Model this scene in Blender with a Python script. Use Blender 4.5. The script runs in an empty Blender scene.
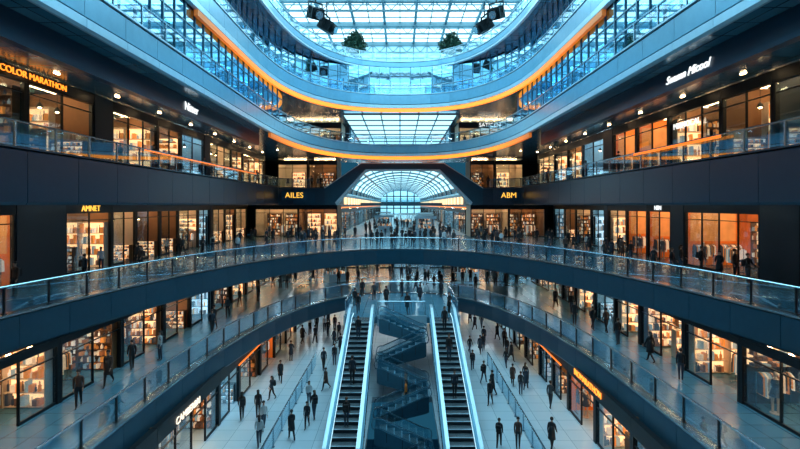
import bpy, math, random
from mathutils import Vector, Matrix
random.seed(7)
scene = bpy.context.scene
COL = scene.collection
def U(a, b): return a + (b - a) * random.random()

# ------------------------------------------------------------------ materials
def nodes_of(name):
    m = bpy.data.materials.new(name); m.use_nodes = True
    nt = m.node_tree
    return m, nt, nt.nodes['Principled BSDF']

def mat(name, col, rough=0.5, metal=0.0, emis=None, es=0.0, noise=0.12, scale=3.0):
    m, nt, b = nodes_of(name)
    b.inputs['Roughness'].default_value = rough
    b.inputs['Metallic'].default_value = metal
    tc = nt.nodes.new('ShaderNodeTexCoord'); nz = nt.nodes.new('ShaderNodeTexNoise')
    nz.inputs['Scale'].default_value = scale
    rp = nt.nodes.new('ShaderNodeValToRGB')
    rp.color_ramp.elements[0].color = tuple(c * (1 - noise) for c in col) + (1,)
    rp.color_ramp.elements[1].color = tuple(min(1, c * (1 + noise)) for c in col) + (1,)
    nt.links.new(tc.outputs['Object'], nz.inputs['Vector'])
    nt.links.new(nz.outputs['Fac'], rp.inputs['Fac'])
    nt.links.new(rp.outputs['Color'], b.inputs['Base Color'])
    if emis:
        b.inputs['Emission Color'].default_value = tuple(emis) + (1,)
        b.inputs['Emission Strength'].default_value = es
    return m

def tilemat(name, c1, c2, mort, rough, bw, bh, scale=1.0, metal=0.0, msize=0.012):
    m, nt, b = nodes_of(name)
    tc = nt.nodes.new('ShaderNodeTexCoord'); br = nt.nodes.new('ShaderNodeTexBrick')
    br.offset = 0.0
    br.inputs['Scale'].default_value = scale
    br.inputs['Color1'].default_value = c1 + (1,)
    br.inputs['Color2'].default_value = c2 + (1,)
    br.inputs['Mortar'].default_value = mort + (1,)
    br.inputs['Mortar Size'].default_value = msize
    br.inputs['Brick Width'].default_value = bw
    br.inputs['Row Height'].default_value = bh
    nt.links.new(tc.outputs['Object'], br.inputs['Vector'])
    nt.links.new(br.outputs['Color'], b.inputs['Base Color'])
    b.inputs['Roughness'].default_value = rough
    b.inputs['Metallic'].default_value = metal
    return m

def glassmat(name, tint, refl=0.12, mult=0.5, rough=0.02, gcol=(0.75, 0.9, 1), bump=0.0):
    m = bpy.data.materials.new(name); m.use_nodes = True
    nt = m.node_tree; nt.nodes.clear()
    out = nt.nodes.new('ShaderNodeOutputMaterial'); mx = nt.nodes.new('ShaderNodeMixShader')
    tr = nt.nodes.new('ShaderNodeBsdfTransparent'); gl = nt.nodes.new('ShaderNodeBsdfGlossy')
    lw = nt.nodes.new('ShaderNodeLayerWeight'); mt = nt.nodes.new('ShaderNodeMath')
    lw.inputs['Blend'].default_value = 0.35
    mt.operation = 'MULTIPLY_ADD'; mt.inputs[1].default_value = mult; mt.inputs[2].default_value = refl
    tr.inputs['Color'].default_value = tint + (1,)
    gl.inputs['Color'].default_value = gcol + (1,); gl.inputs['Roughness'].default_value = rough
    nt.links.new(lw.outputs['Fresnel'], mt.inputs[0])
    nt.links.new(mt.outputs[0], mx.inputs[0])
    nt.links.new(tr.outputs[0], mx.inputs[1]); nt.links.new(gl.outputs[0], mx.inputs[2])
    nt.links.new(mx.outputs[0], out.inputs[0])
    return m

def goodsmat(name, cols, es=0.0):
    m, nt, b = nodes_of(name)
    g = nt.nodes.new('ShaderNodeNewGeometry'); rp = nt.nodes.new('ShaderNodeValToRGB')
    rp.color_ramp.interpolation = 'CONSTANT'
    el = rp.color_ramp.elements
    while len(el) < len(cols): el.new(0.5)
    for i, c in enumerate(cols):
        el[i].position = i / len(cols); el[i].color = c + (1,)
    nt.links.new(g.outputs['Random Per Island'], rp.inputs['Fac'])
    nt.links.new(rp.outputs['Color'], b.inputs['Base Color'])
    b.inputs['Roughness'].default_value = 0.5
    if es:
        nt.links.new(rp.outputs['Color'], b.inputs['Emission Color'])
        b.inputs['Emission Strength'].default_value = es  # goods glow in their own colour to look lit
    return m

def ledmat(name, col, y0, y1, lo, hi):
    """LED line with emission strength ramped along the building"""
    m, nt, b = nodes_of(name)
    tc = nt.nodes.new('ShaderNodeTexCoord'); sx = nt.nodes.new('ShaderNodeSeparateXYZ'); mr = nt.nodes.new('ShaderNodeMapRange')
    mr.inputs['From Min'].default_value = y0; mr.inputs['From Max'].default_value = y1
    mr.inputs['To Min'].default_value = lo; mr.inputs['To Max'].default_value = hi
    nt.links.new(tc.outputs['Object'], sx.inputs[0]); nt.links.new(sx.outputs['Y'], mr.inputs['Value'])
    nt.links.new(mr.outputs['Result'], b.inputs['Emission Strength'])
    b.inputs['Base Color'].default_value = (0.5, 0.2, 0.05, 1)
    b.inputs['Emission Color'].default_value = tuple(col) + (1,)
    return m

M = {}
M['floor'] = tilemat('pale_polished_tile', (0.46, 0.60, 0.67), (0.41, 0.55, 0.62), (0.16, 0.25, 0.30), 0.17, 1.2, 1.2)
M['floor_up'] = tilemat('blue_grey_walkway_tile', (0.075, 0.205, 0.285), (0.06, 0.18, 0.255), (0.02, 0.06, 0.08), 0.22, 1.0, 1.0)
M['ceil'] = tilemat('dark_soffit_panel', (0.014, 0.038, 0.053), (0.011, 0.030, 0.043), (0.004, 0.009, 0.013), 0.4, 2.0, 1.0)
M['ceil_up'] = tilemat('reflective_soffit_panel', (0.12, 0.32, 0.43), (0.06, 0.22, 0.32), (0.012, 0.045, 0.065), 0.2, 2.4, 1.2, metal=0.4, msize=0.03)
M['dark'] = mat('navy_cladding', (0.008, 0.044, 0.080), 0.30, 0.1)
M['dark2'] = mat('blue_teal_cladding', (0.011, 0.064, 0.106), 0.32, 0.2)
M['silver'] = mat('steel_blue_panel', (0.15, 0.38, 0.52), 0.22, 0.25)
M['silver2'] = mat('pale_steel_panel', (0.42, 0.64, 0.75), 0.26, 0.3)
M['black'] = mat('black_metal', (0.008, 0.014, 0.018), 0.4, 0.5)
M['steel'] = mat('brushed_steel', (0.36, 0.53, 0.61), 0.25, 0.9)
M['dsteel'] = mat('dark_blue_steel', (0.035, 0.10, 0.145), 0.22, 0.4)
M['msteel'] = mat('mid_blue_steel', (0.08, 0.21, 0.29), 0.22, 0.4)
M['frame'] = mat('dark_window_frame', (0.012, 0.02, 0.026), 0.4, 0.6)
M['wframe'] = mat('white_steel_beam', (0.20, 0.40, 0.48), 0.4, 0.2)
M['glass'] = glassmat('railing_glass', (0.84, 0.94, 0.97), 0.06, 0.34)
M['bglass'] = glassmat('escalator_glass', (0.80, 0.93, 0.97), 0.14, 0.5, 0.08, (0.85, 0.97, 1))
M['sglass'] = glassmat('shop_glass', (0.92, 0.97, 0.98), 0.045, 0.28)
M['cglass'] = glassmat('blue_curtain_wall_glass', (0.25, 0.56, 0.72), 0.34, 0.45, 0.03, (0.48, 0.82, 1.0))
M['sky'] = mat('daylit_roof_glass', (0.7, 0.85, 0.9), 0.3, 0, (0.68, 0.93, 1.0), 1.9, 0.05, 0.4)
M['sky2'] = mat('daylit_window_glass', (0.5, 0.75, 0.85), 0.2, 0, (0.28, 0.68, 0.85), 0.85, 0.05, 0.4)
M['skyv'] = mat('daylit_vault_glass', (0.5, 0.75, 0.85), 0.2, 0, (0.48, 0.83, 0.94), 1.4, 0.05, 0.4)
M['orange'] = ledmat('amber_led_cove', (1.0, 0.20, 0.008), 27, 44, 0.25, 2.0)
M['orange4'] = ledmat('amber_led_cove_lower', (1.0, 0.20, 0.008), 39, 50, 0.4, 2.0)
M['orange2'] = mat('amber_led_and_streak_line', (0.6, 0.25, 0.05), 0.4, 0, (1.0, 0.20, 0.01), 1.1)  # LED lines, and also the imitated reflection streaks on the handrails
M['orange_sign'] = mat('orange_sign_light', (0.9, 0.4, 0.1), 0.4, 0, (1.0, 0.27, 0.02), 1.7)
M['yellow_sign'] = mat('amber_yellow_sign_light', (0.9, 0.6, 0.1), 0.4, 0, (1.0, 0.50, 0.06), 1.4)
M['white_sign'] = mat('white_sign_light', (0.9, 0.9, 0.9), 0.4, 0, (0.9, 0.92, 0.9), 1.2)
M['cream_sign'] = mat('warm_white_sign_light', (0.9, 0.8, 0.7), 0.4, 0, (1.0, 0.80, 0.60), 1.0)
M['lamp_w'] = mat('warm_lamp_diffuser', (1, 0.8, 0.6), 0.4, 0, (1.0, 0.60, 0.29), 30)
M['lamp_c'] = mat('cool_lamp_diffuser', (0.8, 0.9, 1), 0.4, 0, (0.72, 0.91, 1.0), 26)
M['led'] = mat('soft_cool_led', (0.8, 0.9, 1), 0.4, 0, (0.55, 0.86, 1.0), 0.9)
M['back_w'] = mat('warm_backlit_panel', (0.8, 0.6, 0.4), 0.5, 0, (1.0, 0.56, 0.26), 1.5)
M['back_c'] = mat('cool_backlit_panel', (0.6, 0.8, 0.9), 0.5, 0, (0.60, 0.84, 0.95), 0.9)
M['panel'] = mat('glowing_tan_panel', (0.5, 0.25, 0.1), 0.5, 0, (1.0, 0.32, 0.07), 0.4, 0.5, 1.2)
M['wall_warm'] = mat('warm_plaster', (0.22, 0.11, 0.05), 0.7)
M['wall_orange'] = mat('orange_self_lit_wall', (0.70, 0.18, 0.02), 0.6, 0, (1.0, 0.2, 0.02), 0.2, 0.3, 1.0)  # slight emission put into the wall colour so it looks lit
M['wall_cream'] = mat('cream_plaster', (0.58, 0.47, 0.36), 0.7)
M['wall_cool'] = mat('cool_grey_plaster', (0.28, 0.42, 0.48), 0.7)
M['wall_dark'] = mat('charcoal_wall', (0.006, 0.022, 0.037), 0.45)
M['wood'] = mat('walnut_wood', (0.13, 0.06, 0.025), 0.5, 0, None, 0, 0.35, 8)
M['gw'] = goodsmat('self_lit_warm_merchandise', [(0.75, 0.28, 0.06), (0.10, 0.05, 0.03), (0.8, 0.62, 0.42), (0.35, 0.12, 0.04), (0.02, 0.03, 0.04), (0.95, 0.85, 0.7), (0.6, 0.22, 0.05), (0.25, 0.35, 0.38)], 0.4)
M['gc'] = goodsmat('self_lit_mixed_merchandise', [(0.10, 0.2, 0.27), (0.5, 0.6, 0.65), (0.06, 0.10, 0.13), (0.16, 0.34, 0.42), (0.6, 0.36, 0.2), (0.65, 0.72, 0.78)], 0.3)
M['skin'] = mat('skin', (0.36, 0.20, 0.14), 0.5)
M['leaf'] = mat('green_foliage', (0.04, 0.12, 0.075), 0.6, 0, None, 0, 0.5, 9)
M['tread'] = tilemat('ribbed_step_metal', (0.20, 0.28, 0.32), (0.16, 0.24, 0.28), (0.02, 0.03, 0.04), 0.3, 0.06, 3.0, metal=0.5)

# ------------------------------------------------------------------ mesh helper
class MB:
    def __init__(s): s.v = []; s.f = []; s.m = []
    def box(s, x0, x1, y0, y1, z0, z1, mi=0):
        b = len(s.v)
        s.v += [(x0,y0,z0),(x1,y0,z0),(x1,y1,z0),(x0,y1,z0),(x0,y0,z1),(x1,y0,z1),(x1,y1,z1),(x0,y1,z1)]
        for f in ((0,3,2,1),(4,5,6,7),(0,1,5,4),(1,2,6,5),(2,3,7,6),(3,0,4,7)):
            s.f.append(tuple(b + i for i in f)); s.m.append(mi)
    def quad(s, a, b_, c, d, mi=0):
        b = len(s.v); s.v += [a, b_, c, d]; s.f.append((b, b+1, b+2, b+3)); s.m.append(mi)
    def _pr(s, n, b, mt, mb_, ms):
        s.f.append(tuple(b + n + i for i in range(n))); s.m.append(mt)
        s.f.append(tuple(b + n - 1 - i for i in range(n))); s.m.append(mb_)
        for i in range(n):
            j = (i + 1) % n
            s.f.append((b+i, b+j, b+n+j, b+n+i)); s.m.append(ms)
    def prism(s, poly, z0, z1, mtop=0, mbot=0, mside=0):
        b = len(s.v); s.v += [(p[0], p[1], z0) for p in poly] + [(p[0], p[1], z1) for p in poly]
        s._pr(len(poly), b, mtop, mbot, mside)
    def prism_x(s, poly, x0, x1, mi=0):
        b = len(s.v); s.v += [(x0, p[0], p[1]) for p in poly] + [(x1, p[0], p[1]) for p in poly]
        s._pr(len(poly), b, mi, mi, mi)
    def prism_y(s, poly, y0, y1, mi=0):
        b = len(s.v); s.v += [(p[0], y0, p[1]) for p in poly] + [(p[0], y1, p[1]) for p in poly]
        s._pr(len(poly), b, mi, mi, mi)
    def sweep(s, pts, sec, mi=0):
        n = len(pts); k = len(sec); b = len(s.v)
        def nrm(p, q):
            dx, dy = q[0]-p[0], q[1]-p[1]; L = math.hypot(dx, dy) or 1
            return (dy / L, -dx / L)
        for i in range(n):
            n1 = nrm(pts[i-1], pts[i]) if i > 0 else nrm(pts[0], pts[1])
            n2 = nrm(pts[i], pts[i+1]) if i < n-1 else n1
            nx, ny = n1[0]+n2[0], n1[1]+n2[1]; L = math.hypot(nx, ny) or 1
            nx /= L; ny /= L
            c = max(0.5, nx*n1[0] + ny*n1[1])
            for o, z in sec:
                s.v.append((pts[i][0] + nx*o/c, pts[i][1] + ny*o/c, z))
        for i in range(n-1):
            for j in range(k):
                j2 = (j+1) % k
                s.f.append((b+i*k+j, b+i*k+j2, b+(i+1)*k+j2, b+(i+1)*k+j)); s.m.append(mi)
        s.f.append(tuple(b + j for j in range(k))[::-1]); s.m.append(mi)
        s.f.append(tuple(b + (n-1)*k + j for j in range(k))); s.m.append(mi)
    def tube(s, pts, rads, seg=6, mi=0):
        b = len(s.v); n = len(pts)
        for i, p in enumerate(pts):
            p = Vector(p)
            t = (Vector(pts[min(i+1,n-1)]) - Vector(pts[max(i-1,0)])).normalized()
            u = t.cross(Vector((0.31, 0.95, 0.05))).normalized(); w = t.cross(u)
            for j in range(seg):
                a = 2*math.pi*j/seg
                s.v.append(tuple(p + (u*math.cos(a) + w*math.sin(a))*rads[i]))
        for i in range(n-1):
            for j in range(seg):
                j2 = (j+1) % seg
                s.f.append((b+i*seg+j, b+i*seg+j2, b+(i+1)*seg+j2, b+(i+1)*seg+j)); s.m.append(mi)
        s.f.append(tuple(b+j for j in range(seg))[::-1]); s.m.append(mi)
        s.f.append(tuple(b+(n-1)*seg+j for j in range(seg))); s.m.append(mi)
    def ball(s, c, r, seg=8, rings=6, mi=0, f=None):
        b = len(s.v)
        for i in range(rings+1):
            ph = math.pi*i/rings
            for j in range(seg):
                a = 2*math.pi*j/seg
                k = f(ph, a) if f else 1
                s.v.append((c[0]+r[0]*math.sin(ph)*math.cos(a)*k, c[1]+r[1]*math.sin(ph)*math.sin(a)*k, c[2]+r[2]*math.cos(ph)*k))
        for i in range(rings):
            for j in range(seg):
                j2 = (j+1) % seg
                s.f.append((b+i*seg+j, b+(i+1)*seg+j, b+(i+1)*seg+j2, b+i*seg+j2)); s.m.append(mi)
    def mesh(s, name, mats):
        me = bpy.data.meshes.new(name)
        me.from_pydata(s.v, [], s.f); me.update()
        for mm in (mats if isinstance(mats, (list, tuple)) else [mats]): me.materials.append(mm)
        me.polygons.foreach_set('material_index', s.m)
        return me

def ob(name, data, parent=None, loc=(0,0,0), rz=0.0, scl=None):
    o = bpy.data.objects.new(name, data)
    o.location = loc; o.rotation_euler = (0, 0, rz)
    if scl: o.scale = scl
    if parent: o.parent = parent
    COL.objects.link(o); return o
def tag(o, label, cat, group=None):
    o['label'] = label; o['category'] = cat
    if group: o['group'] = group
    return o
def struct(name, mb, mats):
    o = ob(name, mb.mesh(name, mats)); o['kind'] = 'structure'; return o

# ------------------------------------------------------------------ plan paths
def upath(a, ys, ye, n, y0=-8, N=44):
    p = [(-a, y0), (-a, ys)]
    for i in range(1, N):
        t = math.pi - math.pi*i/N
        c, s_ = math.cos(t), math.sin(t)
        p.append((a*math.copysign(abs(c)**(2/n), c), ys + (ye-ys)*abs(s_)**(2/n)))
    return p + [(a, ys), (a, y0)]
def resample(p, step):
    L = [0]
    for i in range(1, len(p)): L.append(L[-1] + math.dist(p[i], p[i-1]))
    n = max(1, round(L[-1]/step)); out = []
    k = 0
    for i in range(n+1):
        d = L[-1]*i/n
        while k < len(p)-2 and L[k+1] < d: k += 1
        t = (d - L[k])/((L[k+1]-L[k]) or 1)
        out.append((p[k][0]+(p[k+1][0]-p[k][0])*t, p[k][1]+(p[k+1][1]-p[k][1])*t))
    return out

# ------------------------------------------------------------------ railings
mb = MB(); mb.box(0, 1, -0.01, 0.01, 0, 1); GP = mb.mesh('glass_panel', M['glass'])
def postmesh(m):
    mb = MB(); mb.box(-0.035, 0.035, -0.035, 0.035, 0, 1.04); mb.box(-0.07, 0.07, -0.07, 0.07, 0, 0.03); mb.box(-0.05,0.05,-0.05,0.05,1.0,1.04)
    return mb.mesh('post', M[m])
PO = {'steel': postmesh('steel'), 'black': postmesh('black')}
def railing(path, z, label, step=2.0, hr='steel', h=1.1, inset=0.12, pm='steel'):
    pts = resample(path, step)
    e = ob('glass_railing', None, loc=(pts[0][0], pts[0][1], z))
    tag(e, label, 'railing', 'atrium glass railings')
    mb = MB(); q = [(p[0]-pts[0][0], p[1]-pts[0][1]) for p in pts]
    o_ = -inset
    mb.sweep(q, [(o_-0.045, h-0.06), (o_+0.045, h-0.06), (o_+0.05, h-0.01), (o_+0.03, h+0.02), (o_-0.03, h+0.02), (o_-0.05, h-0.01)])
    ob('handrail', mb.mesh('handrail', M[hr]), e)
    for i in range(len(q)-1):
        a, b = q[i], q[i+1]
        L = math.dist(a, b); ang = math.atan2(b[1]-a[1], b[0]-a[0])
        nx, ny = math.sin(ang)*o_, -math.cos(ang)*o_
        ux, uy = math.cos(ang), math.sin(ang)
        ob('glass_panel', GP, e, (a[0]+nx+ux*0.05, a[1]+ny+uy*0.05, 0.08), ang, (L-0.1, 1, h-0.16))
        ob('post', PO[pm], e, (a[0]+nx, a[1]+ny, 0), ang, (1, 1, (h-0.05)/1.04))
    return e

# ------------------------------------------------------------------ slabs + fascias
W = 27.0
LV = {
 1: dict(a=11.3, ys=19, ye=45, n=2.4, top=4.4, bot=3.1, yb=70),
 2: dict(a=16.2, ys=6, ye=45, n=2.15, top=8.8, bot=7.3, yb=66),
 4: dict(a=11.3, ys=36, ye=58, n=2.5, top=20.9, bot=19.4, yb=67),
 5: dict(a=12.1, ys=36, ye=54, n=2.5, top=26.4, bot=24.7, yb=67),
 6: dict(a=11.5, ys=34, ye=55.5, n=2.5, top=30.8, bot=29.8, yb=67),
}
tn = 0
for k, d in LV.items():
    p = upath(d['a'], d['ys'], d['ye'], d['n']); d['p'] = p
    low = k <= 2
    sb = {1: 3.32, 2: 7.42}.get(k, d['bot']+0.12)
    mb = MB()
    mb.prism(p + [(W, -8), (W, d['yb']), (-W, d['yb']), (-W, -8)], sb, d['top'], 0, 1, 1)
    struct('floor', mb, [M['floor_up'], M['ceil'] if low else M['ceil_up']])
    tn += 1
    mb = MB(); fp = resample(p, 2.4)
    zb, zt = d['bot'], d['top']
    for i in range(len(fp)-1):
        (ax, ay), (bx, by) = fp[i], fp[i+1]
        L = math.dist((ax,ay),(bx,by)); g = 0.012/L
        sp = [(ax+(bx-ax)*g, ay+(by-ay)*g), (bx-(bx-ax)*g, by-(by-ay)*g)]
        if low:
            mb.sweep(sp, [(0.0, zb), (0.10, zb), (0.16, zb+0.1), (0.16, zt-0.08), (0.0, zt-0.02)], 0)
        else:
            mid = zb + (zt-zb)*0.30
            mb.sweep(sp, [(0.0, zb), (0.10, zb), (0.22, zb+0.08), (0.22, mid-0.05), (0.0, mid-0.05)], 1)
            mb.sweep(sp, [(0.0, mid+0.05), (0.14, mid+0.05), (0.14, zt-0.1), (0.0, zt)], 0)
    mb.sweep(p, [(-0.05, zb+0.02), (0.04, zb+0.02), (0.04, zt-0.03), (-0.05, zt-0.03)], 2)
    mb.sweep(p, [(-0.3, zt-0.02), (0.2, zt-0.02), (0.2, zt+0.06), (-0.3, zt+0.06)], 3)
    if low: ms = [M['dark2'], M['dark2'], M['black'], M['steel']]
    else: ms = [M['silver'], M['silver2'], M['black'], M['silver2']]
    struct('trim_%d' % tn, mb, ms)
    railing(p, zt+0.06, 'curved clear glass railing on the %s edge' % ('dark blue balcony' if low else 'steel blue gallery'), 2.0, pm='black' if low else 'steel')

# amber LED coves
for k, ymin, hh, mm in ((5, 26, 0.38, 'orange'), (4, 38, 0.38, 'orange4')):
    d = LV[k]; q = [p for p in resample(d['p'], 0.8) if p[1] > ymin]
    mb = MB(); zb = d['bot']
    mb.sweep(q, [(0.0, zb-hh), (0.24, zb-hh), (0.26, zb-0.02), (0.0, zb-0.02)])
    tn += 1; struct('trim_%d' % tn, mb, M[mm])

# blue reflective curtain walls between the upper galleries
wn = 5
for (k, z0, z1, yend, off, segs) in ((4, 20.96, 24.8, 46, -0.9, 2), (5, 26.46, 29.9, 99, -0.8, 1), (6, 30.86, 33.9, 46, -1.5, 2)):
    full = resample(LV[k]['p'], 2.4); m_ = len(full)//2
    for half in ((full[:m_], full[m_:]) if segs == 2 else (full,)):
        q = [p for p in half if p[1] < yend]
        g = MB(); g.sweep(q, [(off-0.01, z0), (off+0.01, z0), (off+0.01, z1), (off-0.01, z1)], 0)
        for i in range(len(q)-1):
            a, b = q[i], q[i+1]; L = math.dist(a, b); ux, uy = (b[0]-a[0])/L, (b[1]-a[1])/L
            for t in (0, 0.5):
                c = (a[0]+(b[0]-a[0])*t, a[1]+(b[1]-a[1])*t); w_ = 0.05 if t == 0 else 0.025
                g.sweep([(c[0]-ux*w_, c[1]-uy*w_), (c[0]+ux*w_, c[1]+uy*w_)], [(off-0.08, z0), (off+0.08, z0), (off+0.08, z1), (off-0.08, z1)], 1)
        for z in (z0+0.05, z0+(z1-z0)*0.36, z0+(z1-z0)*0.7):
            g.sweep(q, [(off-0.05, z-0.03), (off+0.06, z-0.03), (off+0.06, z+0.03), (off-0.05, z+0.03)], 1)
        wn += 1; struct('window_%d' % wn, g, [M['cglass'], M['msteel']])

# level 3 deck
T3, B3 = 15.5, 13.2
CZ = 13.2
for sg in (-1, 1):
    xi = 8.4 if sg < 0 else 9.4
    corner = []; RC = 3.5
    for i in range(0, 10):
        t = math.pi/2*i/9; corner.append((15.5-RC+RC*math.cos(t), 60-RC+RC*math.sin(t)))
    edge = [(15.5, -8)] + corner + [(xi, 60)]
    poly = [(sg*x, y) for x, y in [(W, -8), (W, 67), (xi, 67)] + edge[::-1]]
    if sg < 0: poly.reverse()
    mb = MB(); mb.prism(poly, B3+0.1, T3, 0, 1, 1)
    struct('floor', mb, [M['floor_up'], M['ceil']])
    path = [(-x, y) for x, y in edge] if sg < 0 else edge[::-1]
    mb = MB(); fp = resample(path, 3.0)
    for i in range(len(fp)-1):
        (ax, ay), (bx, by) = fp[i], fp[i+1]; L = math.dist(fp[i], fp[i+1]); g = 0.015/L
        mb.sweep([(ax+(bx-ax)*g, ay+(by-ay)*g), (bx-(bx-ax)*g, by-(by-ay)*g)], [(0, B3), (0.12, B3), (0.2, B3+0.12), (0.2, T3-0.1), (0, T3)])
    mb.sweep(path, [(-0.3, T3-0.02), (0.24, T3-0.02), (0.24, T3+0.05), (-0.3, T3+0.05)], 1)
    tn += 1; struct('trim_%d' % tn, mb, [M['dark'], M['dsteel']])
    rp_ = path[:-1] if sg < 0 else path[1:]
    railing(rp_, T3+0.05, 'long clear glass railing above the deep navy fascia', 2.2)
    mb = MB(); x0, x1 = sorted((sg*12.5, sg*12.9))
    mb.box(x0, x1, -8, 40, 18.5, 19.5)
    tn += 1; struct('trim_%d' % tn, mb, M['dark'])
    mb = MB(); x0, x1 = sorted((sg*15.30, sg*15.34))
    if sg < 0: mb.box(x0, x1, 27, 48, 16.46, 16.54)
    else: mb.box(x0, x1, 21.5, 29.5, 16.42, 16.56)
    tn += 1; struct('trim_%d' % tn, mb, M['orange2'])  # glowing strip imitates amber reflection streaks along the handrail, not a lamp
    mb = MB(); x0, x1 = sorted((sg*10.70, sg*10.76)); mb.box(x0, x1, 30, 58, 2.48, 2.56)
    tn += 1; struct('trim_%d' % tn, mb, M['orange2'])

# portal
inner = [(-8.4, CZ), (-4.5, CZ+4.6), (5.2, CZ+4.6), (9.4, CZ)]
outer = [(-10.0, T3), (-5.1, CZ+5.6), (5.8, CZ+5.6), (11.0, T3)]
for yy, mm, dp in ((59.7, 'dark2', 1.6), (59.62, 'silver2', 0.08)):
    mb = MB()
    for i in range(3):
        a, b, c, d_ = inner[i], inner[i+1], outer[i+1], outer[i]
        if mm == 'silver2':
            t = 0.14
            c = (b[0]+(c[0]-b[0])*t, b[1]+(c[1]-b[1])*t); d_ = (a[0]+(d_[0]-a[0])*t, a[1]+(d_[1]-a[1])*t)
        mb.prism_y([a, b, c, d_], yy, yy+dp)
    if mm == 'dark2':
        for (a, b, c) in ((inner[0], outer[0], (-10.0, CZ)), (inner[3], (11.0, CZ), outer[3])): mb.prism_y([a, b, c], yy, yy+dp)
    else:
        for i in range(3):
            a, b = outer[i], outer[i+1]; mb.prism_y([a, b, (b[0], b[1]-0.12), (a[0], a[1]-0.12)], yy, yy+dp)
    tn += 1; struct('trim_%d' % tn, mb, M[mm])
railing([(-5.1, 59.9), (5.8, 59.9)], CZ+5.6, 'short glass railing above the portal', 2.0, h=0.55, inset=-0.1)

# hall beyond : long ribbed glass vault
HY = 215
mb = MB(); mb.box(-13, 13, 66.02, HY, 8.4, 8.8); struct('floor', mb, M['floor'])
for nm, x0, x1 in (('wall_left', -9.6, -9.3), ('wall_right', 9.9, 10.2)):
    mb = MB(); mb.box(x0, x1, 67.5, HY, 12.6, 15.4, 0)
    x2, x3 = (x1, x1+0.15) if x0 < 0 else (x0-0.15, x0)
    mb.box(x2, x3, 67.5, HY, 12.7, 12.9, 1); mb.box(x2, x3, 67.5, HY, 14.9, 15.2, 2)
    for j in range(30): mb.box(x2, x3, 70+j*4.8, 72.6+j*4.8, 13.3, 14.5, 3)
    struct(nm, mb, [M['dark2'], M['orange2'], M['silver2'], M['back_w']])
NA = 16; arc = []
for i in range(NA+1):
    t = math.pi*i/NA; arc.append((0.3 - 9.6*math.cos(t), 15.2 + 5.0*math.sin(t)))
mb = MB(); nb_ = 16; st_ = (HY-67.4)/nb_
for i in range(NA):
    a, b = arc[i], arc[i+1]
    for j in range(nb_):
        y0 = 67.4 + j*st_
        mb.quad((a[0], y0, a[1]), (a[0], y0+st_, a[1]), (b[0], y0+st_, b[1]), (b[0], y0, b[1]), 0 if 1 <= i <= NA-2 else 1)
struct('ceiling', mb, [M['skyv'], M['dark2']])
mb = MB()
for j in range(nb_+1):
    y0 = 67.4 + j*st_
    for i in range(NA):
        a, b = arc[i], arc[i+1]
        ia = (0.3+(a[0]-0.3)*0.98, 15.2+(a[1]-15.2)*0.95); ib = (0.3+(b[0]-0.3)*0.98, 15.2+(b[1]-15.2)*0.95)
        mb.prism_y([a, b, ib, ia], y0, y0+1.4, 0)
for i in range(1, NA):
    a = arc[i]; w_ = 0.28 if i in (4, 12) else 0.1
    mb.box(a[0]-w_, a[0]+w_, 67.4, HY, a[1]-0.12, a[1]+0.0, 0)
tn += 1; struct('trim_%d' % tn, mb, [M['msteel'], M['silver2']])
def window(name, x0, x1, y, z0, z1, nx, nz, pane='sky2', fr='wframe', fw=0.07):
    mb = MB(); mb.box(x0, x1, y+0.06, y+0.1, z0, z1, 0)
    for i in range(nx+1):
        x = x0 + (x1-x0)*i/nx; mb.box(x-fw, x+fw, y-0.08, y+0.06, z0, z1, 1)
    for j in range(nz+1):
        z = z0 + (z1-z0)*j/nz; mb.box(x0, x1, y-0.06, y+0.05, z-fw, z+fw, 1)
    struct(name, mb, [M[pane], M[fr]])
window('window_1', -9.5, 10, HY, 8.8, 20.2, 6, 4, fr='dsteel', fw=0.25)
for yb_ in (104, 150):
    mb = MB(); mb.box(-9.3, 9.9, yb_, yb_+3, 13.0, 13.7); tn += 1; struct('trim_%d' % tn, mb, M['dark2'])
    railing([(-9.2, yb_), (9.8, yb_)], 13.7, 'glass railing on a distant footbridge', 2.4, inset=-0.06)
window('window_3', -14, 14, 66.6, 30.8, 37.0, 14, 3)
# upper glazed passage behind level 4
mb = MB(); mb.box(-7.5, 7.5, 67.02, 112, 20.5, 20.9); struct('floor', mb, M['floor_up'])
mb = MB()
for i in range(6):
    for j in range(14):
        mb.box(-7.2+i*2.4+0.08, -4.8+i*2.4-0.08, 56.3+j*4+0.1, 60.3+j*4-0.1, 24.60, 24.64)
struct('ceiling', mb, M['skyv'])
mb = MB()
for i in range(7): mb.box(-7.2+i*2.4-0.08, -7.2+i*2.4+0.08, 56.3, 112, 24.50, 24.66)
for j in range(15): mb.box(-7.2, 7.2, 56.3+j*4-0.12, 56.3+j*4+0.12, 24.46, 24.66)
tn += 1; struct('trim_%d' % tn, mb, M['dsteel'])
window('window_2', -7.3, 7.3, 112, 20.9, 24.9, 6, 2)
for nm, x0, x1 in (('wall_left', -7.6, -7.3), ('wall_right', 7.3, 7.6)):
    mb = MB(); mb.box(x0, x1, 67.3, 112, 20.9, 24.9, 0); struct(nm, mb, M['silver'])
for nm, x in (('window_4', -14.0), ('window_5', 14.0)):
    mb = MB(); mb.box(x-0.05, x+0.05, 8, 66.6, 30.8, 37, 0)
    for i in range(24):
        y = 8+i*2.54; mb.box(x-0.12, x+0.12, y-0.07, y+0.07, 30.8, 37, 1)
    for z in (31.1, 33, 35, 36.9): mb.box(x-0.1, x+0.1, 8, 66.6, z-0.06, z+0.06, 1)
    struct(nm, mb, [M['sky2'], M['wframe']])
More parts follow.
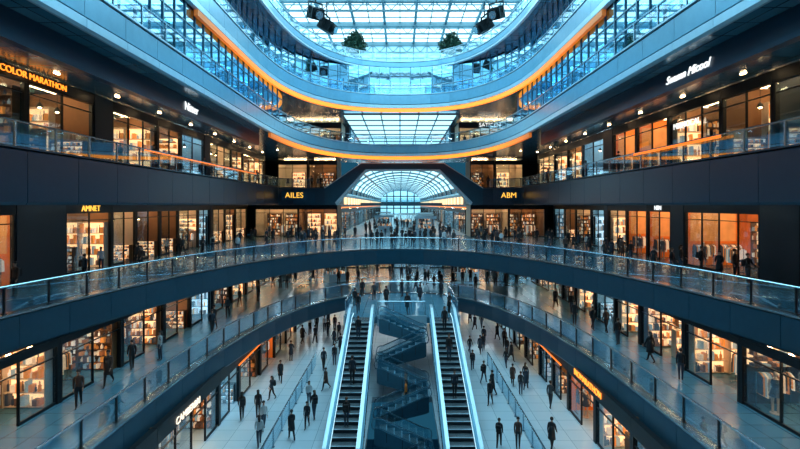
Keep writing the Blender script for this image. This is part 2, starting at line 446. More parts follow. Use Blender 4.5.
# skylight
mb = MB(); mb.box(-14, 14, 8, 66.6, 37.3, 37.4)
struct('ceiling', mb, M['sky'])
mb = MB()
for i in range(15):
    x = -14 + 2.0*i; w_ = 0.16 if i % 2 == 0 else 0.06
    mb.box(x-w_, x+w_, 8, 66.6, 37.0 if i % 2 == 0 else 37.16, 37.3)
for i in range(33):
    y = 9 + i*1.8; w_ = 0.24 if i % 4 == 0 else 0.07
    mb.box(-14, 14, y-w_, y+w_, 36.7 if i % 4 == 0 else 37.16, 37.29)
for i in range(0, 33, 4):
    y = 9 + i*1.8
    mb.box(-14, 14, y-0.09, y+0.09, 35.7, 35.85)
    for j in range(14):
        x = -14+2*j
        mb.prism_y([(x, 36.8), (x+0.12, 36.8), (x+1.06, 35.85), (x+0.94, 35.85)], y-0.05, y+0.05)
        mb.prism_y([(x+2, 36.8), (x+1.88, 36.8), (x+0.94, 35.85), (x+1.06, 35.85)], y-0.05, y+0.05)
tn += 1; struct('trim_%d' % tn, mb, M['wframe'])

# ground with well opening
mb = MB()
OX0, OX1, OY0, OY1 = -1.9, 2.2, 8.0, 31.0
mb.box(-W, OX0, -8, 72, -0.4, 0); mb.box(OX1, W, -8, 72, -0.4, 0)
mb.box(OX0, OX1, OY1, 72, -0.4, 0); mb.box(OX0, OX1, -8, OY0, -0.4, 0)
struct('floor', mb, M['floor'])
mb = MB(); mb.box(-6, 6, 4, 34, -4.9, -4.5); struct('floor', mb, M['floor_up'])
for nm, x0, x1 in (('wall_left', -W-0.3, -W), ('wall_right', W, W+0.3)):
    mb = MB(); mb.box(x0, x1, -8, 72, -0.4, 37); struct(nm, mb, M['wall_dark'])
for nm, x0, x1 in (('wall_left', -17.6, -17.3), ('wall_right', 17.3, 17.6)):
    mb = MB(); mb.box(x0, x1, -8, 66, 20.9, 24.8); mb.box(x0, x1, -8, 66, 26.4, 29.9); struct(nm, mb, M['silver'])
mb = MB(); mb.box(-W, W, 72, 72.3, -0.4, 8.3)
mb.box(-W, -14, 67, 67.3, 8.8, 37); mb.box(14, W, 67, 67.3, 8.8, 37)
mb.box(-14, 14, 67, 67.3, 25.0, 31); mb.box(-14, -7.6, 67, 67.3, 20.9, 25); mb.box(7.6, 14, 67, 67.3, 20.9, 25)
mb.box(-14, -9.6, 67, 67.3, 8.8, 20.4); mb.box(10.2, 14, 67, 67.3, 8.8, 20.4)
struct('wall_back', mb, M['wall_dark'])

# ------------------------------------------------------------------ text
def textmesh(s_, size, ext=0.02, shear=0.0):
    c = bpy.data.curves.new('lettering', 'FONT'); c.body = s_; c.size = size; c.extrude = ext; c.shear = shear
    c.align_x = 'CENTER'; c.align_y = 'CENTER'
    o = bpy.data.objects.new('lettering_tmp', c); COL.objects.link(o)
    bpy.context.view_layer.update()
    dg = bpy.context.evaluated_depsgraph_get()
    me = bpy.data.meshes.new_from_object(o.evaluated_get(dg))
    bpy.data.objects.remove(o)
    me.transform(Matrix.Rotation(math.pi/2, 4, 'X'))
    me.name = 'sign_lettering'
    return me
def lettering(s_, size, m, parent, loc, shear=0.0, rz=0.0):
    me = textmesh(s_, size, 0.02, shear); me.materials.clear(); me.materials.append(M[m])
    for p in me.polygons: p.material_index = 0
    return ob('sign_lettering', me, parent, loc, rz)
def wall_sign(s_, size, m, loc, rz, label, shear=0.0, board=None):
    me = textmesh(s_, size, 0.02, shear); me.materials.clear(); me.materials.append(M[m])
    for p in me.polygons: p.material_index = 0
    if board:
        b = MB(); b.box(-board[0]/2, board[0]/2, 0.03, 0.12, -board[1]/2, board[1]/2)
        b.box(-0.3, 0.3, 0.12, board[2], -0.1, 0.1)
        o = ob('shop_sign', b.mesh('shop_sign', M['dark']), None, loc, rz); ob('sign_lettering', me, o)
    else: o = ob('shop_sign', me, None, loc, rz)
    tag(o, label, 'sign'); return o

# ------------------------------------------------------------------ shops
STY = {
 'warm':  ('wall_warm', 'lamp_w', 'gw'), 'orange': ('wall_orange', 'lamp_w', 'gw'),
 'cream': ('wall_cream', 'lamp_w', 'gw'), 'cool': ('wall_cool', 'lamp_c', 'gc'), 'dark': ('wall_dark', 'lamp_w', 'gw'),
}
cache = {}
def shelf_mesh(sty, seed):
    key = ('shelf', sty, seed)
    if key in cache: return cache[key]
    rr = random.Random(seed*7+len(sty))
    lvl = (6, 5, 7, 4)[seed]; hh = 2.45/lvl
    b = MB(); b.box(0, 0.05, 0, 0.45, 0, 2.5); b.box(1.95, 2.0, 0, 0.45, 0, 2.5); b.box(0.05, 1.95, 0.42, 0.45, 0, 2.5, 1 if seed in (1, 3) else 0)
    b.box(0, 2, 0, 0.45, 2.5, 2.54)
    g = MB()
    for i in range(lvl):
        z = 0.08 + i*hh
        b.box(0.05, 1.95, 0, 0.42, z-0.03, z)
        x = 0.08
        while x < 1.85:
            w_ = rr.uniform(0.05, 0.16) if seed < 2 else rr.uniform(0.1, 0.3); h_ = rr.uniform(0.4, 0.85)*hh
            if x + w_ > 1.92: break
            if rr.random() < 0.35:
                c = x+w_*0.42; r_ = min(w_*0.4, 0.07)
                g.tube([(c, 0.17, z), (c, 0.17, z+h_*0.6), (c, 0.17, z+h_*0.7), (c, 0.17, z+h_)], [r_, r_, r_*0.4, r_*0.4], 6)
            else: g.box(x, x+w_*0.85, 0.04, 0.3, z, z+h_)
            x += w_ + (0.12 if rr.random() < 0.2 else 0)
    body = M['steel'] if sty == 'cool' else (M['wall_cream'] if seed == 3 else M['wood'])
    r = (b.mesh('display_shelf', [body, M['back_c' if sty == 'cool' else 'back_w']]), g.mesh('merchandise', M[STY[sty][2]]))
    cache[key] = r; return r
def table_mesh(sty):
    key = ('table', sty)
    if key in cache: return cache[key]
    rr = random.Random(3)
    b = MB(); b.box(0, 1.8, 0, 0.8, 0.72, 0.78)
    for x in (0.03, 1.71):
        for y in (0.03, 0.71): b.box(x, x+0.06, y, y+0.06, 0, 0.72)
    b.box(0.1, 1.7, 0.1, 0.7, 0.2, 0.23)
    g = MB()
    for i in range(26):
        x, y = rr.uniform(0.05, 1.6), rr.uniform(0.05, 0.6); g.box(x, x+0.14, y, y+0.14, 0.78, 0.78+rr.uniform(0.05, 0.3))
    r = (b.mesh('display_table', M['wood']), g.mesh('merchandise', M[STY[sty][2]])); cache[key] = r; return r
def rack_mesh(sty):
    key = ('rack', sty)
    if key in cache: return cache[key]
    rr = random.Random(5); b = MB()
    for x in (0.05, 1.55):
        b.tube([(x, 0, 0.03), (x, 0, 1.55)], [0.02, 0.02]); b.box(x-0.03, x+0.03, -0.25, 0.25, 0, 0.04)
    b.tube([(0.05, 0, 1.55), (1.55, 0, 1.55)], [0.018, 0.018])
    g = MB()
    for i in range(18):
        x = 0.13 + i*0.08; L = rr.uniform(0.6, 1.05)
        g.prism_x([(-0.06, 1.5), (0.06, 1.5), (0.22, 1.38), (0.25, 1.5-L), (-0.25, 1.5-L), (-0.22, 1.38)], x, x+0.045)
    r = (b.mesh('clothes_rack', M['steel']), g.mesh('garments', M[STY[sty][2]])); cache[key] = r; return r
def wallshelf_mesh(sty):
    key = ('wshelf', sty)
    if key in cache: return cache[key]
    rr = random.Random(9); b = MB(); g = MB()
    for i in range(3):
        z = i*0.42; b.box(0, 1.85, 0, 0.35, z, z+0.03)
        x = 0.05
        while x < 1.7:
            w_ = rr.uniform(0.14, 0.3); g.box(x, x+w_*0.85, 0.03, 0.3, z+0.03, z+0.03+rr.uniform(0.1, 0.3)); x += w_
    b.box(0, 1.85, 0.35, 0.38, 0, 1.2, 1)
    r = (b.mesh('wall_shelf', [M['wood'], M['back_c' if sty == 'cool' else 'back_w']]), g.mesh('merchandise', M[STY[sty][2]])); cache[key] = r; return r
def mannequin_mesh():
    if 'man' in cache: return cache['man']
    b = MB()
    b.tube([(0,0,0),(0,0,0.03)], [0.2,0.2], 12)
    for s_ in (-1, 1):
        b.tube([(0.09*s_, 0, 0.04), (0.1*s_, 0, 0.48), (0.09*s_, 0, 0.9)], [0.04, 0.055, 0.09], 8)
        b.tube([(0.17*s_, 0, 1.42), (0.23*s_, 0.02, 1.13), (0.22*s_, -0.05, 0.88)], [0.055, 0.04, 0.025], 8)
    b.tube([(0,0,0.84),(0,0,1.08),(0,0,1.3),(0,0,1.45),(0,0,1.55)], [0.15,0.11,0.16,0.10,0.045], 10)
    b.ball((0,0,1.65), (0.08, 0.09, 0.12))
    c = MB()
    c.tube([(0,0,0.72),(0,0,1.08),(0,0,1.3),(0,0,1.44)], [0.24,0.13,0.18,0.13], 10)
    cache['man'] = (b.mesh('mannequin', M['wall_cream']), c.mesh('garment', M['gw'])); return cache['man']
def pendant_mesh():
    key = 'pend'
    if key in cache: return cache[key]
    b = MB(); b.tube([(0, 0, 0), (0, 0, -1.0)], [0.012, 0.012], 5); b.tube([(0, 0, -0.95), (0, 0, -1.05), (0, 0, -1.22)], [0.03, 0.1, 0.17], 10)
    l = MB(); l.ball((0, 0, -1.2), (0.09, 0.09, 0.09), 8, 6)
    cache[key] = (b.mesh('pendant_lamp', M['black']), l.mesh('bulb', M['lamp_w'])); return cache[key]

def wpos(base, loc):
    ox, oy, oz, rt = base; c, s_ = math.cos(rt), math.sin(rt)
    return (ox + loc[0]*c - loc[1]*s_, oy + loc[0]*s_ + loc[1]*c, oz + loc[2])
def place(data2, names, lab, cat, grp, base, loc, dr=0.0, sz=1.0, sx=1.0):
    w = wpos(base, (loc[0], loc[1], loc[2]+0.002))
    o = ob(names[0], data2[0], None, w, base[3]+dr, (sx, 1, sz)); tag(o, lab, cat, grp)
    ch = ob(names[1], data2[1], o)
    if names[1] in ('merchandise', 'garments'): ch['kind'] = 'stuff'
    return o
def SH(sty, i, base, loc, dr=0.0, sz=1.0, sx=1.0):
    place(shelf_mesh(sty, i % 4), ('display_shelf', 'merchandise'), 'tall shelf unit stacked with small boxed goods in a shop', 'shelf', 'shop display shelves', base, loc, dr, sz, sx)
def RK(sty, base, loc, dr=0.0, sz=1.0): place(rack_mesh(sty), ('clothes_rack', 'garments'), 'steel clothes rack hung with garments', 'clothes rack', 'shop clothes racks', base, loc, dr, sz)
def TB(sty, base, loc): place(table_mesh(sty), ('display_table', 'merchandise'), 'wooden display table with folded and boxed goods', 'table', 'shop display tables', base, loc)
def MQ(base, loc, dr=0.0): place(mannequin_mesh(), ('mannequin', 'garment'), 'dressed shop mannequin behind the window', 'mannequin', 'shop mannequins', base, loc, dr)
def shop(sty, ox, oy, oz, rot, w, h, D=4.5, text=None, tm='white_sign', ts=0.42, hdr=0.6, slat=False, fit=True, fm='frame', kit=None):
    e = ob('shopfront', None, None, (ox, oy, oz), rot)
    wm, lm, gm = STY[sty]
    tag(e, {'warm': 'glazed shopfront with warm brown interior and lit shelves', 'orange': 'glazed shopfront glowing orange inside',
            'cream': 'bright cream shop interior behind glazed shopfront', 'cool': 'glazed shopfront with cool white lit interior',
            'dark': 'dark framed glazed shopfront with dim interior'}[sty], 'shop', 'shopfronts')
    n = max(2, round(w/1.9)); door = n//2; pw = (w-0.28)/n
    key = (round(w, 2), round(h, 2), D, sty, hdr, slat, fm, rot > 0, fit)
    if key not in cache:
        f = MB(); f.box(0, 0.14, -0.1, 0.1, 0, h-hdr); f.box(w-0.14, w, -0.1, 0.1, 0, h-hdr)
        f.box(0, w, -0.12, 0.16, h-hdr, h-0.02)
        for i in range(n+1):
            x = 0.14 + pw*i
            if 0 < i < n: f.box(x-0.03, x+0.03, -0.05, 0.05, 0, h-hdr)
            if i < n:
                f.box(x, x+pw, -0.04, 0.04, h-hdr-0.5, h-hdr-0.45)
                if i != door: f.box(x, x+pw, -0.04, 0.04, 0, 0.12)
        if slat:
            z = 0.2
            while z < h-hdr: f.box(0.14, w*0.8, -0.03, 0.05, z, z+0.08, 1); z += 0.22
        gl = MB(); gl.box(0.03, pw-0.03, -0.008, 0.008, 0.12, h-hdr)
        iw = MB()
        iw.box(0, w, D, D+0.1, 0, h-0.02); iw.box(0, 0.06, 0.1, D, 0, h-0.02); iw.box(w-0.06, w, 0.1, D, 0, h-0.02)
        lp = MB(); m_ = max(2, int(w/1.1))
        for i in range(m_):
            x = 0.3+(w-0.6)*(i+0.5)/m_; lp.tube([(x, 0, h-0.06), (x, 0, h-0.22)], [0.05, 0.11], 8)
        lp2 = MB(); lp2.box(0.5, w-0.5, -0.06, 0.06, h-0.12, h-0.06)
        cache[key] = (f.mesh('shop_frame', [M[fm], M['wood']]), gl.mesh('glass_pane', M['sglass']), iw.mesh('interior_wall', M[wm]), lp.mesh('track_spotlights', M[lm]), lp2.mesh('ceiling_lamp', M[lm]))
    f, gl, iw, lp, lp2 = cache[key]
    ob('shop_frame', f, e); ob('interior_wall', iw, e)
    for i in range(n):
        if i != door: ob('glass_pane', gl, e, (0.14+pw*i, 0, 0))
    s1 = ob('track_spotlights', lp, e, (0, 0.55, 0)); s1['kind'] = 'stuff'
    s1 = ob('track_spotlights', lp, e, (0, D-1.5, 0)); s1['kind'] = 'stuff'
    ob('ceiling_lamp', lp2, e, (0, 1.7, 0))
    if text: lettering(text, ts, tm, e, (w/2, -0.15, h-hdr/2))
    if not fit: return e
    base = (ox, oy, oz, rot)
    sz = 1.25 if h > 3.9 else 0.98
    if rot == 0:
        nn = int((w-0.4)/2.1); sp = (w - nn*2.0)/(nn+1)
        for i in range(nn): SH(sty, random.randrange(4), base, (sp+i*(2.0+sp), D-0.5, 0), 0, sz)
        if random.random() < 0.7: MQ(base, (w*0.3, 0.7, 0))
        if w > 4.5: RK(sty, base, (w*0.5, 1.6, 0))
        return e
    if kit is None: kit = 'fashion' if sty == 'orange' else random.choice(('shelves', 'shelves', 'shelves', 'fashion', 'lounge'))
    toward = rot > 0
    nn = int((w-1.2)/2.1); sp = (w - nn*2.0)/(nn+1)
    for i in range(nn): SH(sty, random.randrange(4), base, (sp+i*(2.0+sp), D-0.5, 0), 0, sz)
    xe = w-0.54 if toward else 0.54
    dr = -math.pi/2 if toward else math.pi/2
    slots = (0.14, 2.02) if D > 4.2 else (0.3,)
    tall = h > 3.9
    if kit == 'shelves':
        for yy in slots: SH(sty, random.randrange(4), base, (xe, yy+(1.86 if toward else 0), 0), dr, sz, 0.93)
    elif kit == 'fashion':
        xr = w-0.42 if toward else 0.42
        for yy in slots:
            RK(sty, base, (xr, yy+(1.75 if toward else 0.1), 0), dr, 1.0)
            if sty != 'orange':
                o = ob('wall_shelf', wallshelf_mesh(sty)[0], e, (w-0.46 if toward else 0.46, yy+(1.86 if toward else 0), 1.75), dr, (1, 1, 1 if tall else 0.6))
                c_ = ob('merchandise', wallshelf_mesh(sty)[1], o); c_['kind'] = 'stuff'
        if sty == 'orange':
            key2 = ('pan', round(h-hdr, 1), D)
            if key2 not in cache:
                pb = MB(); pb.box(0, 0.04, 0.3, min(3.6, D-0.5), 1.75, h-hdr-0.05); cache[key2] = pb.mesh('lit_wall_panel', M['panel'])
            ob('lit_wall_panel', cache[key2], e, (w-0.12 if toward else 0.08, 0, 0))
        MQ(base, ((w-1.0) if toward else 1.0, 0.65, 0), dr*0.6)
    else:
        SH(sty, random.randrange(4), base, (xe, slots[-1]+(1.86 if toward else 0), 0), dr, sz, 0.93)
        if D > 4.2:
            SH(sty, 1, base, (xe, slots[0]+(1.86 if toward else 0), 0), dr, 0.5, 0.93)
        pd = pendant_mesh()
        for i in range(max(2, int(w/1.3))):
            x = 0.5 + (w-1)*(i+0.5)/max(2, int(w/1.3))
            o = ob('pendant_lamp', pd[0], None, wpos(base, (x, 1.15, h-0.03)), rot); tag(o, 'small black pendant lamp with glowing warm bulb', 'lamp', 'shop pendant lamps'); ob('bulb', pd[1], o)
    m_ = max(1, int((w-1)/2.9))
    for i in range(m_):
        x = (i+0.5)/m_*(w-3.1)+(0.25 if toward else 1.0)
        k = random.random()
        if k < 0.25 and w > 3.3 and D > 4.2: SH(sty, random.randrange(4), base, (x+0.8, 2.75, 0) if toward else (x+0.9, 0.65, 0), dr, 0.62)
        elif k < 0.55 and w > 3.5: TB(sty, base, (x, 1.4, 0))
        elif k < 0.8: RK(sty, base, (x+0.1, 1.5, 0))
        else: MQ(base, (x+0.8, 0.7, 0))
    return e

LR, RR = math.pi/2, -math.pi/2
def row(side, X, y0, z, h, specs, D=4.5, **kw):
    y = y0
    for sp in specs:
        w, sty = sp[0], sp[1]
        tx = sp[2] if len(sp) > 2 else None; tm = sp[3] if len(sp) > 3 else 'white_sign'
        sl = len(sp) > 4 and sp[4]; ts = sp[5] if len(sp) > 5 else 0.42
        if sty is None:
            mb = MB(); x0, x1 = (-X-0.9, -X+0.15) if side < 0 else (X-0.15, X+0.9)
            mb.box(x0, x1, y+0.01, y+w-0.01, z, z+h-0.02)
            struct('wall_left' if side < 0 else 'wall_right', mb, M['wall_dark'])
        elif side < 0: shop(sty, -X, y, z, LR, w-0.02, h, D, tx, tm, ts=ts, slat=sl, **kw)
        else: shop(sty, X, y+w, z, RR, w-0.02, h, D, tx, tm, ts=ts, slat=sl, **kw)
        y += w
WS = 'white_sign'
row(-1, 21, 14, 8.8, 4.45, [(10.5, 'orange', None, WS, True), (3.6, None), (4.6, 'warm', 'AMNET', 'yellow_sign', False, 0.55), (3.0, 'cream'), (3.6, 'warm'), (3.2, 'warm'), (4.2, 'cream'), (2.8, 'cool'), (0.8, None), (3.6, 'cream'), (3.4, 'warm'), (4.3, 'cream')])
row(1, 21, 12, 8.8, 4.45, [(11.5, 'orange'), (2.6, None), (7, 'orange'), (1.6, None), (3.4, 'orange', 'HIIN', WS, False, 0.5), (3.5, 'orange'), (3.6, 'cream'), (0.8, None), (3.3, 'cool'), (4.4, 'cream'), (3.6, 'warm'), (4.0, 'cool')])
row(-1, 17.5, 12, 15.5, 4.0, [(9, 'warm'), (4.6, 'warm'), (1.6, None), (5.2, 'warm'), (3.4, 'warm'), (4.2, 'cool'), (1.2, None), (5.4, 'cream'), (3.4, 'warm'), (8, 'warm')])
row(1, 17.5, 12, 15.5, 4.0, [(9, 'dark'), (3.4, 'warm'), (4.8, 'warm'), (4, 'orange'), (3.6, 'orange'), (1.6, None), (4.6, 'cool'), (3.8, 'warm'), (4, 'dark'), (6, 'cream')])
row(-1, 15.2, 12, 4.4, 2.92, [(8, 'dark'), (4.5, 'warm'), (4.4, 'cream'), (3.6, 'warm'), (4, 'cool'), (4, 'warm'), (4, 'cream'), (4, 'warm'), (8, 'warm')], hdr=0.35)
row(1, 15.2, 12, 4.4, 2.92, [(8, 'dark'), (4, 'warm'), (4.4, 'warm'), (3.3, 'cream'), (3.3, 'cool'), (4, 'cream'), (3, 'warm'), (8, 'warm'), (8, 'cool')], hdr=0.35)
row(-1, 10.9, 12, 0, 3.3, [(8, 'dark'), (7, 'warm'), (3.4, 'cool'), (4.6, 'warm'), (4, 'orange'), (4, 'cream'), (4, 'warm'), (8, 'cool')], hdr=0.8)
row(1, 10.9, 12, 0, 3.3, [(9, 'warm'), (4, 'warm'), (4, 'orange'), (3, 'warm'), (3, 'cool'), (4, 'warm'), (4, 'cream'), (7, 'cool'), (6, 'warm')], hdr=0.8)
for (x, w, sty) in ((-20, 6, 'cream'), (-14, 5.4, 'warm'), (9.7, 5.3, 'cream'), (15, 5, 'warm')):
    shop(sty, x, 62.0, 8.8, 0, w, 4.4, 4.0)
for (x, w, sty) in ((-17, 4.2, 'cream'), (-12.7, 4.0, 'warm'), (9.7, 3.4, 'warm'), (13.2, 3.9, 'cream')):
    shop(sty, x, 62.5, 15.5, 0, w, 3.9, 4.0)
for (x, w, sty, tx) in ((-16.5, 8.5, 'cream', None), (8, 8.5, 'cream', 'SATICEN')):
    shop(sty, x, 61.5, 20.9, 0, w, 3.6, 4.0, tx, 'white_sign', ts=0.75, hdr=0.8)
for (x, w, sty) in ((-16, 8, 'warm'), (-8, 7, 'cream'), (-1, 7, 'cool'), (6, 8, 'warm')):
    shop(sty, x, 63.0, 4.4, 0, w, 2.9, 4.0, hdr=0.3)
for (x, w, sty) in ((-10.5, 7, 'warm'), (-3.5, 7, 'cool'), (3.5, 7, 'cream')):
    shop(sty, x, 62.0, 0, 0, w, 3.2, 4.0, hdr=0.4)
for i in range(9):
    y = 68 + i*16
    shop(('cream', 'warm', 'cool')[i % 3], -9.3, y, 8.8, LR, 15.9, 3.8, 3.0, fit=i < 2)
    shop(('warm', 'cool', 'cream')[i % 3], 9.9, y+15.9, 8.8, RR, 15.9, 3.8, 3.0, fit=i < 2)

wall_sign('COLOR MARATHON', 0.42, 'orange_sign', (-17.3, 21.4, 19.2), LR, 'orange illuminated lettering COLOR MARATHON on a shop header')
wall_sign('Nitter', 0.68, 'white_sign', (-12.45, 26.9, 18.95), LR, 'white illuminated lettering Nitter on a dark bulkhead')
wall_sign('Swamn Micool', 0.50, 'white_sign', (12.45, 19.6, 18.95), RR, 'white script lettering Swamn Micool on a dark bulkhead', 0.4)
wall_sign('MIRMOCAL', 0.50, 'white_sign', (17.3, 27.2, 18.1), RR, 'white illuminated lettering MIRMOCAL on shop glass')
wall_sign('AILES', 0.95, 'yellow_sign', (-13.3, 56.6, 14.4), 0.2, 'amber illuminated lettering AILES on dark rounded fascia', board=(3.1, 1.1, 2.4))
wall_sign('ABM', 0.95, 'yellow_sign', (13.7, 56.6, 14.4), -0.2, 'amber illuminated lettering on dark rounded fascia', board=(2.5, 1.1, 2.4))
wall_sign('CAMBERBRI', 0.5, 'cream_sign', (-10.74, 22.9, 2.75), LR, 'warm white illuminated lettering CAMBERBRI on a dark header')
wall_sign('INOMARATHON', 0.50, 'orange_sign', (10.74, 25.9, 2.95), RR, 'orange illuminated lettering INOMARATHON on a dark shop header')

# kiosks on the concourse
def kiosk(x, y, z, s_, rz):
    b = MB(); b.box(-1.3, 1.3, -0.9, 0.9, 0, 1.0); b.box(-1.4, 1.4, -1.0, 1.0, 1.0, 1.08)
    for i in (-1, 1):
        for j in (-1, 1): b.box(i*1.2-0.05, i*1.2+0.05, j*0.8-0.05, j*0.8+0.05, 1.08, 2.5)
    o = ob('kiosk', b.mesh('kiosk', M['silver2']), None, (x, y, z+0.003), rz, (s_, s_, s_)); tag(o, 'pale concourse kiosk with lit canopy and stocked counter', 'kiosk', 'concourse kiosks')
    c = MB(); c.box(-1.5, 1.5, -1.1, 1.1, 2.5, 2.62); c.box(-1.52, 1.52, -1.12, -1.08, 2.46, 2.8, 0); c.box(-1.1, 1.1, -0.8, 0.8, 2.62, 2.75)
    ob('canopy', c.mesh('canopy', M['silver2']), o)
    g = MB(); rr = random.Random(int(y))
    for i in range(18): gx = -1.2+i*0.135; g.box(gx, gx+0.1, -0.8, -0.5, 1.08, 1.08+rr.uniform(0.1, 0.4)); g.box(gx, gx+0.1, 0.4, 0.7, 1.08, 1.08+rr.uniform(0.1, 0.5))
    gg = ob('merchandise', g.mesh('merchandise', M['gw']), o); gg['kind'] = 'stuff'
KS = [(3.6, 64.5, 8.8), (-2.6, 72, 8.8), (4.2, 80, 8.8), (1.0, 90, 8.8), (5.2, 98, 8.8), (-4, 108, 8.8), (-7.5, 52, 4.4), (8, 53, 4.4)]
for i, (x, y, z) in enumerate(KS): kiosk(x, y, z, 1.0 if z > 5 else 0.85, 0.1*i)

# ------------------------------------------------------------------ ceiling strip lights, added for sparkle and brightness
def lampmesh(L, m):
    b = MB(); b.box(-0.05, 0.05, -L/2, L/2, -0.05, -0.01); b.box(-0.1, 0.1, -L/2-0.03, L/2+0.03, -0.012, 0.0, 1)
    return b.mesh('ceiling_light', [M[m], M['steel']])
LC = lampmesh(3.2, 'lamp_c'); LS = lampmesh(1.2, 'lamp_c'); LWm = lampmesh(0.3, 'lamp_w')
def clight(me, x, y, z, rz=0.0):
    o = ob('ceiling_light', me, None, (x, y, z), rz); tag(o, 'slim linear light fitting added on the gallery soffit', 'lamp', 'soffit strip lights')
for sg in (-1, 1):
    for i in range(10):
        y = 10 + i*4.6
        clight(LS, sg*14.6, y, 24.81, 0.3*sg); clight(LS, sg*16.2, y+1.5, 24.81, 0.9*sg)
        clight(LS, sg*14.6, y, 29.91, 0.7*sg)
        if i % 2: clight(LWm, sg*14.0, y+(0.8 if sg > 0 else 0), 19.51)
        clight(LWm, sg*16.4, y+2.3, 19.51)  # small spots added to lighten this soffit
        if i > 2: clight(LC, sg*17.6, y+6, 7.41)
        if i > 1: clight(LS, sg*18.3, y, 13.29)  # lower soffit strips added only to light the walkways
for x in range(-14, 15, 4):
    clight(LC, x, 52, 7.41); clight(LC, x, 57, 7.41); clight(LC, x, 52, 3.31, math.pi/2); clight(LC, x, 57, 3.31, math.pi/2)  # more added strips, brightening the far ends of the lower floors

# ------------------------------------------------------------------ escalators
stepm = {}
def strip(mb, pts, x0, x1, th, mi=0):
    n = len(pts); up = []; dn = []
    for i in range(n):
        a = pts[max(i-1, 0)]; b = pts[min(i+1, n-1)]
        dy, dz = b[0]-a[0], b[1]-a[1]; L = math.hypot(dy, dz)
        ny, nz = -dz/L*th/2, dy/L*th/2
        up.append((pts[i][0]+ny, pts[i][1]+nz)); dn.append((pts[i][0]-ny, pts[i][1]-nz))
    mb.prism_x(up + dn[::-1], x0, x1)
def escalator(bottom, top_run, rise, rz, width=1.4, label='escalator', stair=False, ext=1.2, tm='msteel'):
    e = ob('escalator', None, None, bottom, rz)
    tag(e, label, 'escalator')
    Rn, H = top_run, rise; hw = width/2; X = ext
    t = MB()
    dd = 0.72 if stair else 0.55; up = 0.34 if stair else 0.25
    prof = [(-X, 0.02), (-X, up*0.8), (0, up), (Rn, H+up), (Rn+X, H+up), (Rn+X, H-dd+0.1), (Rn+0.1, H-dd), (0.7, 0.0)]
    if not stair: prof = [(-X, 0.02), (0, 0.25), (Rn, H+0.25), (Rn+X, H+0.25), (Rn+X, H-dd+0.1), (Rn+0.1, H-dd), (0.9, 0.02)]
    tw = 0.12 if stair else 0.30
    for s_ in (-1, 1):
        x0, x1 = sorted((s_*hw, s_*(hw+tw))); t.prism_x(prof, x0, x1)
        x0, x1 = sorted((s_*(hw+tw), s_*(hw+tw+0.02)))
        nrib = max(2, int(Rn/0.8))
        for i in range(nrib):
            y = Rn*(i+0.5)/nrib; z = H*(i+0.5)/nrib
            if y > 0.9: t.box(x0, x1, y-0.02, y+0.02, z-0.28, z+up-0.03, 1)
    t.prism_x([(0.9, 0.0), (Rn, H-0.35), (Rn+X, H-0.35), (Rn+X, H-0.45), (Rn+0.1, H-0.55), (0.9, -0.02)], -hw, hw)
    ob('truss', t.mesh('truss', [M[tm] if stair else M['silver'], M['black']]), e)
    l = MB(); l.box(-hw, hw, -X, 0, 0.0, 0.03); l.box(-hw, hw, Rn, Rn+X, H-0.02, H+0.01)
    ob('landing_plate', l.mesh('landing_plate', M['steel']), e)
    n = max(3, int(H/0.19)); run = Rn/n; rs = H/n
    key = (round(run, 3), round(rs, 3), width)
    if key not in stepm:
        s2 = MB(); s2.box(-hw+0.02, hw-0.02, 0, run, rs-0.03, rs); s2.box(-hw+0.02, hw-0.02, 0, 0.03, 0, rs-0.03)
        s2.box(-hw+0.02, hw-0.02, 0, 0.07, rs, rs+0.006, 1)
        stepm[key] = s2.mesh('step', [M['tread'], M['silver2']])
    for i in range(n): ob('step', stepm[key], e, (0, i*run, i*rs))
    q = tw/2; Y = X-0.1
    for s_ in (-1, 1):
        g = MB(); x0, x1 = sorted((s_*(hw+q-0.01), s_*(hw+q+0.01)))
        g.prism_x([(-Y, 0.05), (0, up-0.02), (Rn, H+up-0.02), (Rn+Y, H+0.25), (Rn+Y+.2, H+0.6), (Rn+Y, H+0.95), (Rn, H+0.97), (0, 0.97), (-Y, 0.95), (-Y-.2, 0.5)], x0, x1)
        ob('balustrade_glass', g.mesh('balustrade_glass', M['bglass']), e)
        h_ = MB(); hr = 0.04 if stair else 0.10; x0, x1 = sorted((s_*(hw+q-hr), s_*(hw+q+hr)))
        strip(h_, [(-Y, 0.2), (-Y-.2, 0.32), (-Y-.28, 0.6), (-Y-.2, 0.88), (-Y, 1.0), (0, 1.0), (Rn, H+1.0), (Rn+Y, H+1.0), (Rn+Y+.2, H+0.88), (Rn+Y+.28, H+0.6), (Rn+Y+.2, H+0.35), (Rn+Y, H+0.28)], x0, x1, 0.06 if stair else 0.08)
        ob('handrail', h_.mesh('handrail', M['steel'] if stair else M['silver2']), e)
        k_ = MB(); x0, x1 = sorted((s_*(hw-0.03), s_*(hw+0.0)))
        strip(k_, [(-X+.1, 0.1), (0, 0.33), (Rn, H+0.33), (Rn+X, H+0.33)], x0, x1, 0.05)
        ob('skirt_light', k_.mesh('skirt_light', M['steel'] if stair else M['led']), e)
    return e
mb = MB(); mb.box(-4.3, 4.6, 35.4, 44.9, 3.9, 4.38); struct('floor', mb, [M['floor_up']])
mb = MB(); mb.box(-4.45, -4.3, 35.4, 44.8, 3.7, 4.5); mb.box(4.6, 4.75, 35.4, 44.8, 3.7, 4.5); mb.box(-1.8, 2.1, 35.25, 35.4, 3.7, 4.5)
tn += 1; struct('trim_%d' % tn, mb, M['silver2'])
railing([(-4.35, 35.6), (-4.35, 43.4)], 4.5, 'short glass railing beside the escalator landing', inset=-0.05)
railing([(4.65, 43.4), (4.65, 35.6)], 4.5, 'short glass railing beside the escalator landing', inset=-0.05)
